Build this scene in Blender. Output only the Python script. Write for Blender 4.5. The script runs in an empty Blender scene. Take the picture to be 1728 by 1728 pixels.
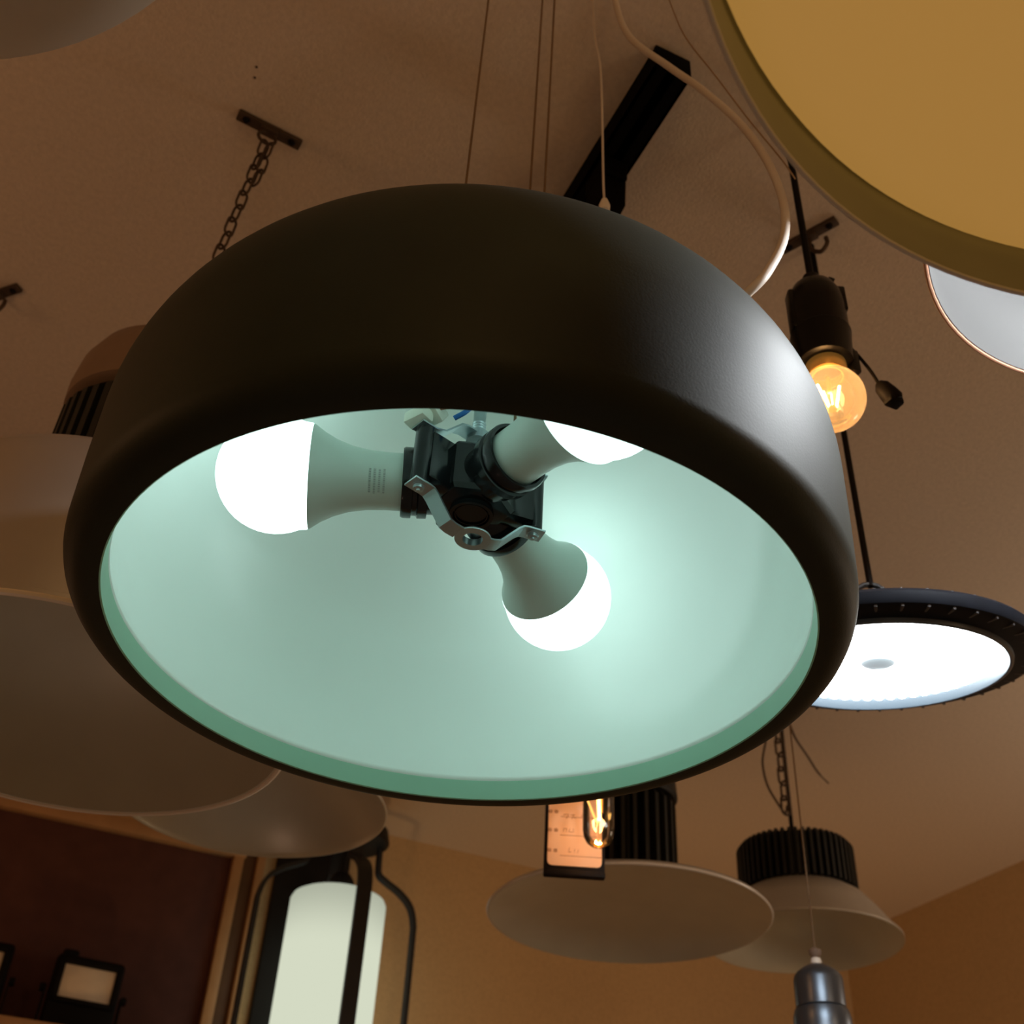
import bpy, bmesh, math, random
from mathutils import Vector, Matrix, Quaternion
random.seed(7)
PI = math.pi
SC = bpy.context.scene
COL = SC.collection

# ------------------------------------------------------------------ camera, world, exposure
# The photographer stands at (0, 0, 1.6); the room axes are turned 23 degrees from the viewing direction.
EYE = Vector((0, 0, 1.6)); YAW = math.radians(23); FOCAL = 1950.0 / 1728.0
B = Matrix(((0.99800182, -0.06318518, 0.0), (-0.03916275, -0.61857067, -0.78475258), (0.04958473, 0.7831845, -0.61980916)))
RZ = Matrix.Rotation(-YAW, 3, 'Z')
cam_d = bpy.data.cameras.new('camera'); cam = bpy.data.objects.new('camera', cam_d); COL.objects.link(cam)
cam.matrix_world = Matrix.Translation(EYE) @ (RZ @ B).to_4x4()
cam_d.sensor_width = 36; cam_d.lens = 36 * FOCAL; cam_d.clip_start = 0.02; cam_d.clip_end = 50
cam_d.dof.use_dof = True; cam_d.dof.focus_distance = 0.74; cam_d.dof.aperture_fstop = 13
SC.camera = cam
SC.cycles.max_bounces = 20; SC.cycles.diffuse_bounces = 12; SC.cycles.transparent_max_bounces = 12
w = bpy.data.worlds.new('world'); SC.world = w; w.use_nodes = True
w.node_tree.nodes['Background'].inputs[0].default_value = (0.03, 0.02, 0.014, 1)
w.node_tree.nodes['Background'].inputs[1].default_value = 0.2
SC.view_settings.view_transform = 'Standard'; SC.view_settings.look = 'None'
SC.view_settings.exposure = 0.0; SC.view_settings.gamma = 1.0; SC.view_settings.use_curve_mapping = False

def W(x, y, z):                       # metres right / ahead / above the eye -> room coordinates
    return RZ @ Vector((x, y, z)) + EYE

def lamp(name, pos, power, color, radius=0.08):
    l = bpy.data.lights.new(name, 'POINT'); l.energy = power; l.color = color; l.shadow_soft_size = radius
    o = bpy.data.objects.new(name, l); COL.objects.link(o); o.location = pos
    return o
WARM = (1.0, 0.56, 0.24); COOL = (0.80, 0.93, 1.0)
# unseen fill lamps for the shop, added around the eye to light the ceiling
lamp('shop_fill_light', W(0.15, -0.95, 0.75), 8.4, (1.0, 0.57, 0.23), 0.15)
lamp('shop_fill_light', W(1.25, 0.10, 0.70), 6.3, (1.0, 0.66, 0.37), 0.15)
lamp('shop_fill_light', W(-1.25, 0.45, 0.62), 3.4, (1.0, 0.50, 0.22), 0.15)
lamp('shop_fill_light', W(1.75, 1.75, 0.60), 7.5, (1.0, 0.88, 0.74), 0.15)
lamp('shop_fill_light', W(-1.7, 2.0, 0.60), 2.0, (1.0, 0.50, 0.26), 0.15)
def spot(name, pos, aim, power, color, angle, radius=0.05):
    l = bpy.data.lights.new(name, 'SPOT'); l.energy = power; l.color = color; l.shadow_soft_size = radius; l.spot_size = math.radians(angle); l.spot_blend = 0.8
    o = bpy.data.objects.new(name, l); COL.objects.link(o); o.location = pos
    o.rotation_euler = (Vector(aim) - Vector(pos)).to_track_quat('-Z', 'Y').to_euler(); return o
# unseen spots added below the frame to warm the walls
spot('wall_fill_spot', W(-0.05, 2.15, -0.75), W(-0.35, 3.1, 0.55), 10.0, (1.0, 0.50, 0.16), 95)
spot('wall_fill_spot', W(0.95, 2.35, -0.75), W(0.85, 3.45, 0.55), 10.0, (1.0, 0.50, 0.16), 95)
spot('wall_fill_spot', W(1.35, 1.75, -0.75), W(1.95, 2.2, 0.65), 6.5, (1.0, 0.50, 0.16), 90)
spot('drum_fill_spot', W(-0.95, 0.75, -0.85), W(-0.50, 1.0, 0.5), 3.0, (1.0, 0.60, 0.46), 50)  # unseen, added to brighten the inside of the left drum

# ------------------------------------------------------------------ helpers
def new(): return bmesh.new()
def obj(name, bm, mat, parent=None, smooth=True, angle=38, kind=None, label=None):
    bmesh.ops.recalc_face_normals(bm, faces=bm.faces[:])
    if smooth:
        lim = math.radians(angle)
        for f in bm.faces: f.smooth = True
        for e in bm.edges:
            if len(e.link_faces) == 2 and e.calc_face_angle(0) > lim: e.smooth = False
    me = bpy.data.meshes.new(name); bm.to_mesh(me); bm.free()
    me.materials.append(mat)
    o = bpy.data.objects.new(name, me); COL.objects.link(o)
    if parent: o.parent = parent
    if kind: o['kind'] = kind
    if label: o['label'] = label
    return o
def thing(name, label, cat, loc=(0, 0, 0), rotz=0, group=None):
    o = bpy.data.objects.new(name, None); COL.objects.link(o); o.empty_display_size = 0.05
    o.location = loc; o.rotation_euler = (0, 0, rotz); o['label'] = label; o['category'] = cat
    if group: o['group'] = group
    return o
def inst(src, parent, M):             # a further alike piece sharing mesh data
    o = src.copy(); COL.objects.link(o); o.parent = parent; o.matrix_local = M
    return o
I4 = Matrix.Identity(4)
def lathe(bm, prof, seg=48, M=I4, close=False):
    rings = []
    for r, z in prof:
        if r < 1e-6: rings.append([bm.verts.new(M @ Vector((0, 0, z)))])
        else: rings.append([bm.verts.new(M @ Vector((r * math.cos(2 * PI * i / seg), r * math.sin(2 * PI * i / seg), z))) for i in range(seg)])
    pairs = list(zip(rings[:-1], rings[1:]))
    if close: pairs.append((rings[-1], rings[0]))
    for a, b in pairs:
        for i in range(seg):
            j = (i + 1) % seg
            if len(a) == 1 and len(b) == 1: break
            if len(a) == 1: bm.faces.new((a[0], b[i], b[j]))
            elif len(b) == 1: bm.faces.new((a[i], b[0], a[j]))
            else: bm.faces.new((a[i], b[i], b[j], a[j]))
    return bm
def tube(bm, pts, r, seg=8, closed=False, M=I4):
    pts = [Vector(p) for p in pts]; n = len(pts); rings = []
    up = None
    for i, p in enumerate(pts):
        if closed: t = pts[(i + 1) % n] - pts[i - 1]
        else: t = pts[min(i + 1, n - 1)] - pts[max(i - 1, 0)]
        t.normalize()
        if up is None: up = t.orthogonal().normalized()
        else:
            up = up - t * up.dot(t); up = up.normalized() if up.length > 1e-6 else t.orthogonal().normalized()
        s = t.cross(up); rr = r[i] if isinstance(r, (list, tuple)) else r
        rings.append([bm.verts.new(M @ (p + (up * math.cos(2 * PI * k / seg) + s * math.sin(2 * PI * k / seg)) * rr)) for k in range(seg)])
    m = n if closed else n - 1
    for i in range(m):
        a, b = rings[i], rings[(i + 1) % n]
        for k in range(seg):
            j = (k + 1) % seg; bm.faces.new((a[k], a[j], b[j], b[k]))
    if not closed:
        bm.faces.new(rings[0][::-1]); bm.faces.new(rings[-1])
    return bm
def strip(bm, pts, side, wd, th, M=I4):    # flat bar swept along pts; side = width direction
    pts = [Vector(p) for p in pts]; side = Vector(side).normalized(); n = len(pts); rings = []
    for i, p in enumerate(pts):
        t = (pts[min(i + 1, n - 1)] - pts[max(i - 1, 0)]).normalized(); s = (side - t * side.dot(t)).normalized(); u = t.cross(s)
        rings.append([bm.verts.new(M @ (p + s * a * wd / 2 + u * b * th / 2)) for a, b in ((-1, -1), (1, -1), (1, 1), (-1, 1))])
    for a, b in zip(rings[:-1], rings[1:]):
        for k in range(4):
            j = (k + 1) % 4; bm.faces.new((a[k], a[j], b[j], b[k]))
    bm.faces.new(rings[0][::-1]); bm.faces.new(rings[-1])
    return bm
def box(bm, c, s, M=I4, bev=0.0):
    b2 = bmesh.new(); bmesh.ops.create_cube(b2, size=1)
    bmesh.ops.scale(b2, vec=Vector(s), verts=b2.verts)
    if bev: bmesh.ops.bevel(b2, geom=b2.edges[:], offset=bev, segments=2, affect='EDGES', profile=0.5)
    bmesh.ops.translate(b2, vec=Vector(c), verts=b2.verts); bmesh.ops.transform(b2, matrix=M, verts=b2.verts)
    mp = {v: bm.verts.new(v.co) for v in b2.verts}
    for f in b2.faces: bm.faces.new([mp[v] for v in f.verts])
    b2.free(); return bm
def arc(cx, cz, r, a0, a1, n=8):
    return [(cx + r * math.cos(math.radians(a0 + (a1 - a0) * i / n)), cz + r * math.sin(math.radians(a0 + (a1 - a0) * i / n))) for i in range(n + 1)]
def frame(origin, zdir, xhint=(0, 0, 1)):  # local Z along zdir
    z = Vector(zdir).normalized(); x = Vector(xhint); x = x - z * x.dot(z)
    x = x.normalized() if x.length > 1e-5 else z.orthogonal().normalized()
    y = z.cross(x); m = Matrix((x, y, z)).transposed().to_4x4(); m.translation = Vector(origin); return m
def smooth_path(pts, n=8):            # Catmull-Rom
    P = [Vector(p) for p in pts]; P = [P[0] * 2 - P[1]] + P + [P[-1] * 2 - P[-2]]; out = []
    for i in range(1, len(P) - 2):
        p0, p1, p2, p3 = P[i - 1:i + 3]
        for k in range(n):
            t = k / n
            out.append(0.5 * (2 * p1 + (p2 - p0) * t + (2 * p0 - 5 * p1 + 4 * p2 - p3) * t * t + (3 * p1 - p0 - 3 * p2 + p3) * t ** 3))
    out.append(P[-2]); return out

# ------------------------------------------------------------------ materials
def mat(name, col, rough=0.5, metal=0.0, spec=0.5, coat=0.0, var=0.06, scale=30.0, bump=0.0, emit=None, es=0.0, alpha=None, bscale=None):
    m = bpy.data.materials.new(name); m.use_nodes = True; nt = m.node_tree; n = nt.nodes; p = n['Principled BSDF']
    p.inputs['Roughness'].default_value = rough; p.inputs['Metallic'].default_value = metal
    p.inputs['Specular IOR Level'].default_value = spec; p.inputs['Coat Weight'].default_value = coat
    tc = n.new('ShaderNodeTexCoord'); nz = n.new('ShaderNodeTexNoise'); nz.inputs['Scale'].default_value = scale; nz.inputs['Detail'].default_value = 4
    nt.links.new(tc.outputs['Object'], nz.inputs['Vector'])
    mx = n.new('ShaderNodeMix'); mx.data_type = 'RGBA'
    mx.inputs['A'].default_value = tuple(max(0, c * (1 - var)) for c in col[:3]) + (1,)
    mx.inputs['B'].default_value = tuple(min(1, c * (1 + var)) for c in col[:3]) + (1,)
    nt.links.new(nz.outputs['Fac'], mx.inputs['Factor']); nt.links.new(mx.outputs['Result'], p.inputs['Base Color'])
    if bump:
        bp = n.new('ShaderNodeBump'); bp.inputs['Strength'].default_value = bump; bp.inputs['Distance'].default_value = 0.002
        n2 = n.new('ShaderNodeTexNoise'); n2.inputs['Scale'].default_value = bscale or scale * 6; nt.links.new(tc.outputs['Object'], n2.inputs['Vector'])
        nt.links.new(n2.outputs['Fac'], bp.inputs['Height']); nt.links.new(bp.outputs['Normal'], p.inputs['Normal'])
    if emit:
        p.inputs['Emission Color'].default_value = tuple(emit) + (1,); p.inputs['Emission Strength'].default_value = es
    return m
def glass(name, tint, gloss=0.35, body=0.0, bodycol=(1, 0.6, 0.2), trans=0.0):
    m = bpy.data.materials.new(name); m.use_nodes = True; nt = m.node_tree; n = nt.nodes; n.remove(n['Principled BSDF'])
    out = n['Material Output']; tr = n.new('ShaderNodeBsdfTransparent'); tr.inputs[0].default_value = tuple(tint) + (1,)
    gl = n.new('ShaderNodeBsdfGlossy'); gl.inputs['Roughness'].default_value = 0.04
    fr = n.new('ShaderNodeFresnel'); fr.inputs['IOR'].default_value = 1.5
    mx = n.new('ShaderNodeMixShader'); nt.links.new(fr.outputs[0], mx.inputs[0]); nt.links.new(tr.outputs[0], mx.inputs[1]); nt.links.new(gl.outputs[0], mx.inputs[2])
    last = mx
    if body:
        tl = n.new('ShaderNodeBsdfTranslucent'); tl.inputs[0].default_value = tuple(bodycol) + (1,)
        m2 = n.new('ShaderNodeMixShader'); m2.inputs[0].default_value = body; nt.links.new(mx.outputs[0], m2.inputs[1]); nt.links.new(tl.outputs[0], m2.inputs[2]); last = m2
    nt.links.new(last.outputs[0], out.inputs[0]); return m
def emis(name, col, s):
    m = bpy.data.materials.new(name); m.use_nodes = True; nt = m.node_tree; n = nt.nodes; n.remove(n['Principled BSDF'])
    e = n.new('ShaderNodeEmission'); e.inputs[0].default_value = tuple(col) + (1,); e.inputs[1].default_value = s
    nt.links.new(e.outputs[0], n['Material Output'].inputs[0]); return m

M_ceil = mat('ceiling_plaster', (0.62, 0.53, 0.43), 0.95, spec=0.1, var=0.16, scale=140, bump=0.35, bscale=260)
M_wall = mat('wall_paint', (0.56, 0.395, 0.215), 0.95, spec=0.1, var=0.16, scale=120, bump=0.35, bscale=240)
M_floor = mat('floor_tile', (0.36, 0.35, 0.33), 0.5, var=0.1, scale=4)
M_shell = mat('dark_green_lacquer', (0.022, 0.031, 0.022), 0.57, spec=0.27, var=0.25, scale=18, bump=0.05, bscale=700)
M_lip = mat('pale_green_lacquer', (0.32, 0.62, 0.45), 0.45, var=0.05)
M_enamel = mat('white_enamel', (0.865, 0.965, 0.925), 0.18, spec=0.45, coat=0.0, var=0.01)
M_bulbbody = mat('bulb_plastic', (0.62, 0.74, 0.69), 0.38, var=0.02)
M_led = emis('led_diffuser_cool', (0.72, 1.0, 0.94), 2.75)
M_print = mat('grey_print', (0.40, 0.47, 0.45), 0.5, var=0.1)
M_bake = mat('black_bakelite', (0.006, 0.008, 0.010), 0.18, spec=0.42, var=0.2)
M_zinc = mat('zinc_plate', (0.50, 0.60, 0.64), 0.32, metal=0.9, var=0.12, scale=60)
M_steel = mat('dull_steel', (0.075, 0.048, 0.030), 0.6, metal=0.5, var=0.3, scale=80)
M_wire = mat('steel_wire', (0.20, 0.13, 0.07), 0.6, metal=0.3, var=0.2)
M_white = mat('white_cord_jacket', (0.62, 0.55, 0.48), 0.5, var=0.05)
M_conn = mat('milky_nylon', (0.80, 0.84, 0.74), 0.35, var=0.05)
M_blue = mat('blue_wire_jacket', (0.02, 0.17, 0.55), 0.4)
M_brown = mat('brown_wire_jacket', (0.42, 0.19, 0.11), 0.4)
M_black = mat('black_plastic', (0.006, 0.005, 0.005), 0.6, spec=0.12, var=0.3)
M_blackgloss = mat('black_gloss_plastic', (0.004, 0.0035, 0.0035), 0.28, spec=0.22, var=0.2)
M_blackmetal = mat('black_anodised', (0.022, 0.024, 0.026), 0.42, metal=0.2, var=0.25, scale=50)
M_fin = mat('heatsink_black', (0.012, 0.0135, 0.012), 0.55, metal=0.2, var=0.3, scale=60)
M_ufo = mat('ufo_housing_navy', (0.010, 0.013, 0.020), 0.6, metal=0.0, spec=0.15, var=0.3, scale=60)
M_ufoled = emis('led_panel_white', (0.93, 1.0, 1.0), 14.0)
M_ufobezel = mat('white_bezel', (0.075, 0.097, 0.122), 0.35, var=0.03)
M_sensor = mat('sensor_lens', (0.60, 0.68, 0.72), 0.3, var=0.03, emit=(0.72, 0.9, 1.0), es=0.45)  # emission stands in for panel light coming through the sensor
M_rib = mat('rib_grey', (0.075, 0.080, 0.092), 0.5, var=0.1)
M_track = mat('track_black', (0.0025, 0.002, 0.002), 0.7, spec=0.05)
M_thin = mat('thin_brown_wire', (0.30, 0.19, 0.10), 0.6)
M_alu = mat('brushed_aluminium', (0.56, 0.54, 0.50), 0.40, metal=0.55, var=0.08, scale=20)
M_aluin = mat('reflector_satin', (0.62, 0.61, 0.50), 0.5, metal=0.2, var=0.10, scale=14)
M_cap = mat('brown_cap_paint', (0.22, 0.15, 0.11), 0.6, var=0.15)
M_bronze = mat('champagne_rim', (0.25, 0.25, 0.20), 0.45, metal=0.3, var=0.12, scale=25)
M_rimedge = mat('rim_edge_glint', (0.80, 0.78, 0.74), 0.3, var=0.03)  # pale colour stands in for lamp light caught on the rims
M_yellow = mat('warm_opal_acrylic', (0.45, 0.34, 0.16), 0.5, var=0.04, scale=3, emit=(1.0, 0.515, 0.115), es=0.30)
M_copper = mat('copper_paint', (0.42, 0.21, 0.13), 0.45, metal=0.1, var=0.08)
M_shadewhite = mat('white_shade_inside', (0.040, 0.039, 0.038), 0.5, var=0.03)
M_opal = mat('opal_glass', (0.84, 0.76, 0.62), 0.4, var=0.05)
M_cone = mat('cone_inside_white', (0.60, 0.60, 0.50), 0.36, metal=0.35, var=0.05)
M_conedark = mat('cone_outside_grey', (0.10, 0.10, 0.09), 0.45, var=0.1)
M_amber = glass('amber_glass', (1.0, 0.84, 0.60), body=0.15, bodycol=(0.92, 0.70, 0.45))
M_clear = glass('clear_glass', (0.97, 0.92, 0.86), body=0.0)
M_filament = emis('filament_glow', (1.0, 0.80, 0.45), 14.0)
M_filament2 = emis('filament_glow_orange', (1.0, 0.60, 0.20), 7.0)
M_goldbase = mat('brass_base', (0.75, 0.42, 0.12), 0.3, metal=0.85, var=0.1, emit=(1.0, 0.45, 0.08), es=0.10)  # faint emission puts the filament's glow into the brass
M_card = mat('tag_card', (0.80, 0.58, 0.42), 0.7, var=0.03)
M_ink = mat('tag_ink', (0.30, 0.16, 0.09), 0.8)
M_wood = mat('orange_wood', (0.44, 0.245, 0.11), 0.5, var=0.25, scale=14)
M_wood2 = mat('dark_wood', (0.11, 0.058, 0.030), 0.55, var=0.3, scale=14)
M_maroon = mat('maroon_felt', (0.105, 0.048, 0.042), 0.9, spec=0.1, var=0.22, scale=22, bump=0.2, bscale=300)
M_floodpanel = mat('flood_reflector', (0.80, 0.70, 0.55), 0.6, var=0.15, scale=40)
M_lantern = emis('lantern_opal_lit', (0.94, 1.0, 0.78), 0.66)      # opal tube, with lamp falloff painted into the emission, dimmer towards the top
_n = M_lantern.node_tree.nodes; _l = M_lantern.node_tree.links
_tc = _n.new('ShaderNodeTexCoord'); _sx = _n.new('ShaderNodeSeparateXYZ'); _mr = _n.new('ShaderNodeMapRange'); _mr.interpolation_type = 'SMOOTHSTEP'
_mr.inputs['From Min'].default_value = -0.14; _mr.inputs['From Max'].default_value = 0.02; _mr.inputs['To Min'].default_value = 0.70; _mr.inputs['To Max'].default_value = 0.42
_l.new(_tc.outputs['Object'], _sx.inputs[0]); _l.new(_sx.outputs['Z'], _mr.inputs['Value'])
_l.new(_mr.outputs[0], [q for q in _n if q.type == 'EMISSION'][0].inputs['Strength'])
M_lblack = mat('lantern_black_iron', (0.012, 0.011, 0.011), 0.6, spec=0.25, var=0.3)
M_lbar = mat('lantern_bar_grey', (0.020, 0.021, 0.024), 0.5, spec=0.4, var=0.25)
M_sheen = mat('spot_satin_black', (0.125, 0.15, 0.19), 0.34, metal=0.85, var=0.1)
M_bead = mat('white_ceramic', (0.82, 0.78, 0.72), 0.3)

# ------------------------------------------------------------------ room shell
CEIL = EYE.z + 1.25
YB, XR, XL, YF = 2.906, 2.455, -2.7, -2.3
def slab(name, lo, hi, m):
    bm = new(); lo = Vector(lo); hi = Vector(hi); box(bm, (lo + hi) / 2, hi - lo)
    o = obj(name, bm, m, smooth=False); o['kind'] = 'structure'; return o
slab('floor', (XL - .1, YF - .1, -0.1), (XR + .1, YB + .1, 0), M_floor)
ceil_o = slab('ceiling', (XL - .1, YF - .1, CEIL), (XR + .1, YB + .1, CEIL + .1), M_ceil)
slab('wall_back', (XL, YB, 0), (XR, YB + .1, CEIL), M_wall)
slab('wall_right', (XR, YF, 0), (XR + .1, YB + .1, CEIL), M_wall)
slab('wall_left', (XL - .1, YF, 0), (XL, YB + .1, CEIL), M_wall)
slab('wall_front', (XL, YF - .1, 0), (XR, YF, CEIL), M_wall)

# ------------------------------------------------------------------ main drum pendant
MX = W(-0.0273, 0.6114, 0.3715)                       # centre of the open lower rim
def cold_bulb(parent, M):
    M = M @ Matrix.Scale(1.05, 4)
    """pear LED bulb, local +Z from the socket mouth to the tip"""
    bm = new()
    prof = [(0, -0.012), (0.0135, -0.012), (0.0180, -0.010), (0.0188, -0.004), (0.0188, 0.016), (0.0195, 0.028), (0.0215, 0.039), (0.0250, 0.049), (0.0290, 0.0565), (0.0335, 0.063), (0.0340, 0.0640), (0.0, 0.0640)]
    lathe(bm, prof, 48, M)
    body = obj('light_bulb', bm, M_bulbbody, parent)
    bm = new(); r0, zc = 0.0385, 0.086
    prof = [(0.0332, 0.0642), (0.0345, 0.0650)] + [(r0 * math.cos(a), zc + r0 * math.sin(a)) for a in [math.radians(d) for d in range(-25, 90, 8)]] + [(0, zc + r0)]
    lathe(bm, prof, 48, M)
    obj('bulb_diffuser', bm, M_led, body, label='glowing white bulb dome')
    return body
lampM = thing('pendant_lamp', 'large dark green drum pendant with white enamel inside and three lit bulbs', 'pendant lamp', MX)
R0 = Matrix.Rotation(-YAW, 4, 'Z')                    # measured directions -> room directions
bm = new()
outer = [(0.2146, 0.0155), (0.2146, 0.0010), (0.2156, 0.0), (0.2205, 0.0)] + arc(0.2215, 0.0185, 0.0185, -82, 0, 7) + [(0.2410, 0.055)] + arc(0.1135, 0.0965, 0.128, 0, 90, 22) + [(0.05, 0.2255), (0.0, 0.2262)]
lathe(bm, outer[2:], 160)
obj('shade', bm, M_shell, lampM)
bm = new(); lathe(bm, [(0.2156, 0.0002), (0.2147, 0.0008), (0.2140, 0.0155), (0.2156, 0.0158)], 160)
obj('inner_lip', bm, M_lip, lampM, label='pale green band round the opening')
bm = new()
inner = [(0.2144, 0.0154), (0.2136, 0.0170), (0.2142, 0.0195), (0.2200, 0.035), (0.2250, 0.065), (0.2250, 0.090), (0.2190, 0.122), (0.2060, 0.152), (0.185, 0.178), (0.152, 0.199), (0.11, 0.211), (0.06, 0.216), (0.0, 0.217)]
lathe(bm, inner, 160)
obj('inner_reflector', bm, M_enamel, lampM, angle=60, label='white enamel dome inside the shade')

ZC = 0.1312; AZ = [184.66, 60.19, -53.26]; DROOP = math.radians(3.7)
cl = new()
def seg_dir(a, drop=0.0): return R0.to_3x3() @ Vector((math.cos(math.radians(a)) * math.cos(drop), math.sin(math.radians(a)) * math.cos(drop), -math.sin(drop)))
C0 = Vector((0, 0, ZC))
lathe(cl, [(0, -0.0225), (0.0125, -0.0225), (0.0128, -0.0235), (0.0150, -0.0235), (0.0153, -0.0222), (0.0265, -0.0205), (0.029, -0.017), (0.029, 0.017), (0.0265, 0.020), (0, 0.020)], 6, Matrix.Translation(C0) @ R0 @ Matrix.Rotation(math.radians(4), 4, 'Z'))
hub = obj('socket_cluster', cl, M_bake, lampM, angle=25, label='black three way bulb holder')
bm = new(); lathe(bm, [(0.0125, -0.0230), (0.0125, -0.0255), (0.0150, -0.0255), (0.0150, -0.0222)], 32, Matrix.Translation(C0)); lathe(bm, [(0.0, -0.0236), (0.0112, -0.0236), (0.0112, -0.0248), (0.0106, -0.0248), (0.0106, -0.0238)], 32, Matrix.Translation(C0))
obj('hub_ring', bm, M_bake, hub)
for a in AZ:
    u = seg_dir(a, DROOP); M = frame(C0, u)
    bm = new()
    lathe(bm, [(0, 0.012), (0.0205, 0.012), (0.0212, 0.031), (0.0240, 0.0315), (0.0243, 0.0375), (0.0225, 0.0385), (0.0225, 0.0415), (0.0243, 0.0420), (0.0243, 0.0475), (0.0235, 0.0490), (0.0215, 0.0490), (0.0212, 0.040), (0, 0.040)], 48, M)
    obj('bulb_socket', bm, M_bake, hub)
for a in (20.0, 220.0):
    u = seg_dir(a); c = C0 + u * 0.0445
    bm = new(); lathe(bm, [(0, -0.024), (0.0062, -0.024), (0.0068, -0.023), (0.0068, 0.0225), (0.0058, 0.0235), (0, 0.0235)], 24, Matrix.Translation(c))
    Mw = frame(C0, u, (0, 0, 1)); box(bm, (0.0, 0, 0.030), (0.040, 0.015, 0.026), Mw, 0.002)
    obj('screw_post', bm, M_bake, hub)
# the third shoulder between the two far bulbs
u = seg_dir(122.5); bm = new(); box(bm, (0.0, 0, 0.026), (0.034, 0.018, 0.018), frame(C0, u, (0, 0, 1)), 0.003); obj('hub_shoulder', bm, M_bake, hub)
bm = new()
Z0 = 0.0870
lathe(bm, [(0.0068, -0.0007), (0.0122, -0.0007), (0.0124, 0.0), (0.0122, 0.0007), (0.0082, 0.0010), (0.0076, 0.0046), (0.0068, 0.0046)], 32, Matrix.Translation((0, 0, Z0)) @ R0 @ Matrix.Translation((0.0025, 0, 0)), close=True)
for a in (20.0, 220.0):
    u = seg_dir(a); sd = Vector((-u.y, u.x, 0)); zt = ZC - 0.0252
    pts = [u * 0.0090 + Vector((0, 0, Z0)), u * 0.016 + Vector((0, 0, Z0)), u * 0.0205 + Vector((0, 0, Z0 + 0.0012)), u * 0.033 + Vector((0, 0, zt - 0.0035)), u * 0.0365 + Vector((0, 0, zt - 0.0006)), u * 0.040 + Vector((0, 0, zt)), u * 0.0520 + Vector((0, 0, zt))]
    strip(bm, pts, sd, 0.0125, 0.0013)
strap = obj('bracket_strap', bm, M_zinc, hub, angle=30, label='bent zinc strap with a ring under the bulb holder')
for a in (20.0, 220.0):
    u = seg_dir(a); c = Vector((0, 0, ZC - 0.0258)) + u * 0.0450
    bm = new(); lathe(bm, [(0, -0.0045), (0.0012, -0.0045), (0.0014, -0.0032), (0.0034, -0.0030), (0.0036, -0.0008), (0.0044, -0.0006), (0.0044, 0.0)], 16, Matrix.Translation(c)); obj('bracket_screw', bm, M_zinc, strap)
bm = new()                                              # upper strap and nipple that hold the cluster to the dome
for a in (20.0, 220.0):
    u = seg_dir(a); sd = Vector((-u.y, u.x, 0)); zt = ZC + 0.0242
    strip(bm, [Vector((0, 0, zt + 0.020)), u * 0.013 + Vector((0, 0, zt + 0.020)), u * 0.019 + Vector((0, 0, zt + 0.018)), u * 0.032 + Vector((0, 0, zt + 0.003)), u * 0.040 + Vector((0, 0, zt)), u * 0.0520 + Vector((0, 0, zt))], sd, 0.0125, 0.0013)
lathe(bm, [(0.0, -0.004), (0.0085, -0.004), (0.0085, 0.003), (0.005, 0.0035)] + [(0.005 - 0.0006 * (i % 2), 0.004 + 0.0012 * i) for i in range(10)] + [(0.005, 0.040)], 24, Matrix.Translation((0, 0, ZC + 0.044)))
obj('top_bracket', bm, M_zinc, hub, angle=30, label='bright zinc bracket above the bulb holder')
for a in AZ:
    u = seg_dir(a, DROOP); body = cold_bulb(lampM, frame(C0 + u * 0.0425, u))
    if a == AZ[0]:                                      # rows of small grey print on the neck
        bm = new(); Mb = frame(C0 + u * 0.0425, u) @ Matrix.Scale(1.05, 4)
        rows = [(0.0170, 0.0), (0.0200, 0.4), (0.0230, -0.2), (0.0260, 0.2)]
        # angle on the neck that faces the eye
        tc = Mb.inverted() @ (EYE - MX); phi0 = math.atan2(tc.y, tc.x)
        for zr, off in rows:
            k = 0; ph = -0.42 + 0.08 * off
            while ph < 0.40:
                wd = random.choice((0.035, 0.05, 0.065))
                vs = []
                for pz, pa in ((zr, ph), (zr, ph + wd), (zr + 0.0013, ph + wd), (zr + 0.0013, ph)):
                    rr = 0.01905 + max(0, (pz - 0.016)) * 0.062
                    vs.append(bm.verts.new(Mb @ Vector((rr * math.cos(phi0 + pa), rr * math.sin(phi0 + pa), pz))))
                bm.faces.new(vs); ph += wd + 0.022
        obj('printed_text', bm, M_print, body, smooth=False, label='rows of tiny grey print')
def near(x, y, z): return R0.to_3x3() @ Vector((x, y, z))   # point inside the lamp, measured axes
bm = new(); box(bm, (0, 0, 0), (0.026, 0.015, 0.013), Matrix.Translation(near(-0.034, -0.034, 0.172)) @ Matrix.Rotation(0.5, 4, 'Z') @ Matrix.Rotation(0.5, 4, 'Y'), 0.002)
box(bm, (0.0, 0, -0.004), (0.012, 0.018, 0.010), Matrix.Translation(near(-0.040, -0.033, 0.166)) @ Matrix.Rotation(0.5, 4, 'Z'), 0.002)
conn = obj('wire_connector', bm, M_conn, lampM, label='milky white push wire connector')
bm = new(); tube(bm, smooth_path([near(-0.026, -0.036, 0.169), near(-0.015, -0.038, 0.172), near(-0.006, -0.035, 0.190), near(0.0, -0.02, 0.209)]), 0.0016, 8); obj('brown_wire', bm, M_brown, lampM)
bm = new(); tube(bm, smooth_path([near(-0.016, -0.031, 0.165), near(-0.007, -0.035, 0.170), near(0.000, -0.033, 0.188), near(0.004, -0.02, 0.209)]), 0.0019, 8); obj('blue_wire', bm, M_blue, lampM)
bm = new(); tube(bm, smooth_path([near(0.004, -0.036, 0.176), near(0.010, -0.034, 0.174), near(0.014, -0.028, 0.188), near(0.014, -0.015, 0.209)]), 0.0015, 8); obj('earth_wire', bm, M_black, lampM)
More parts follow.
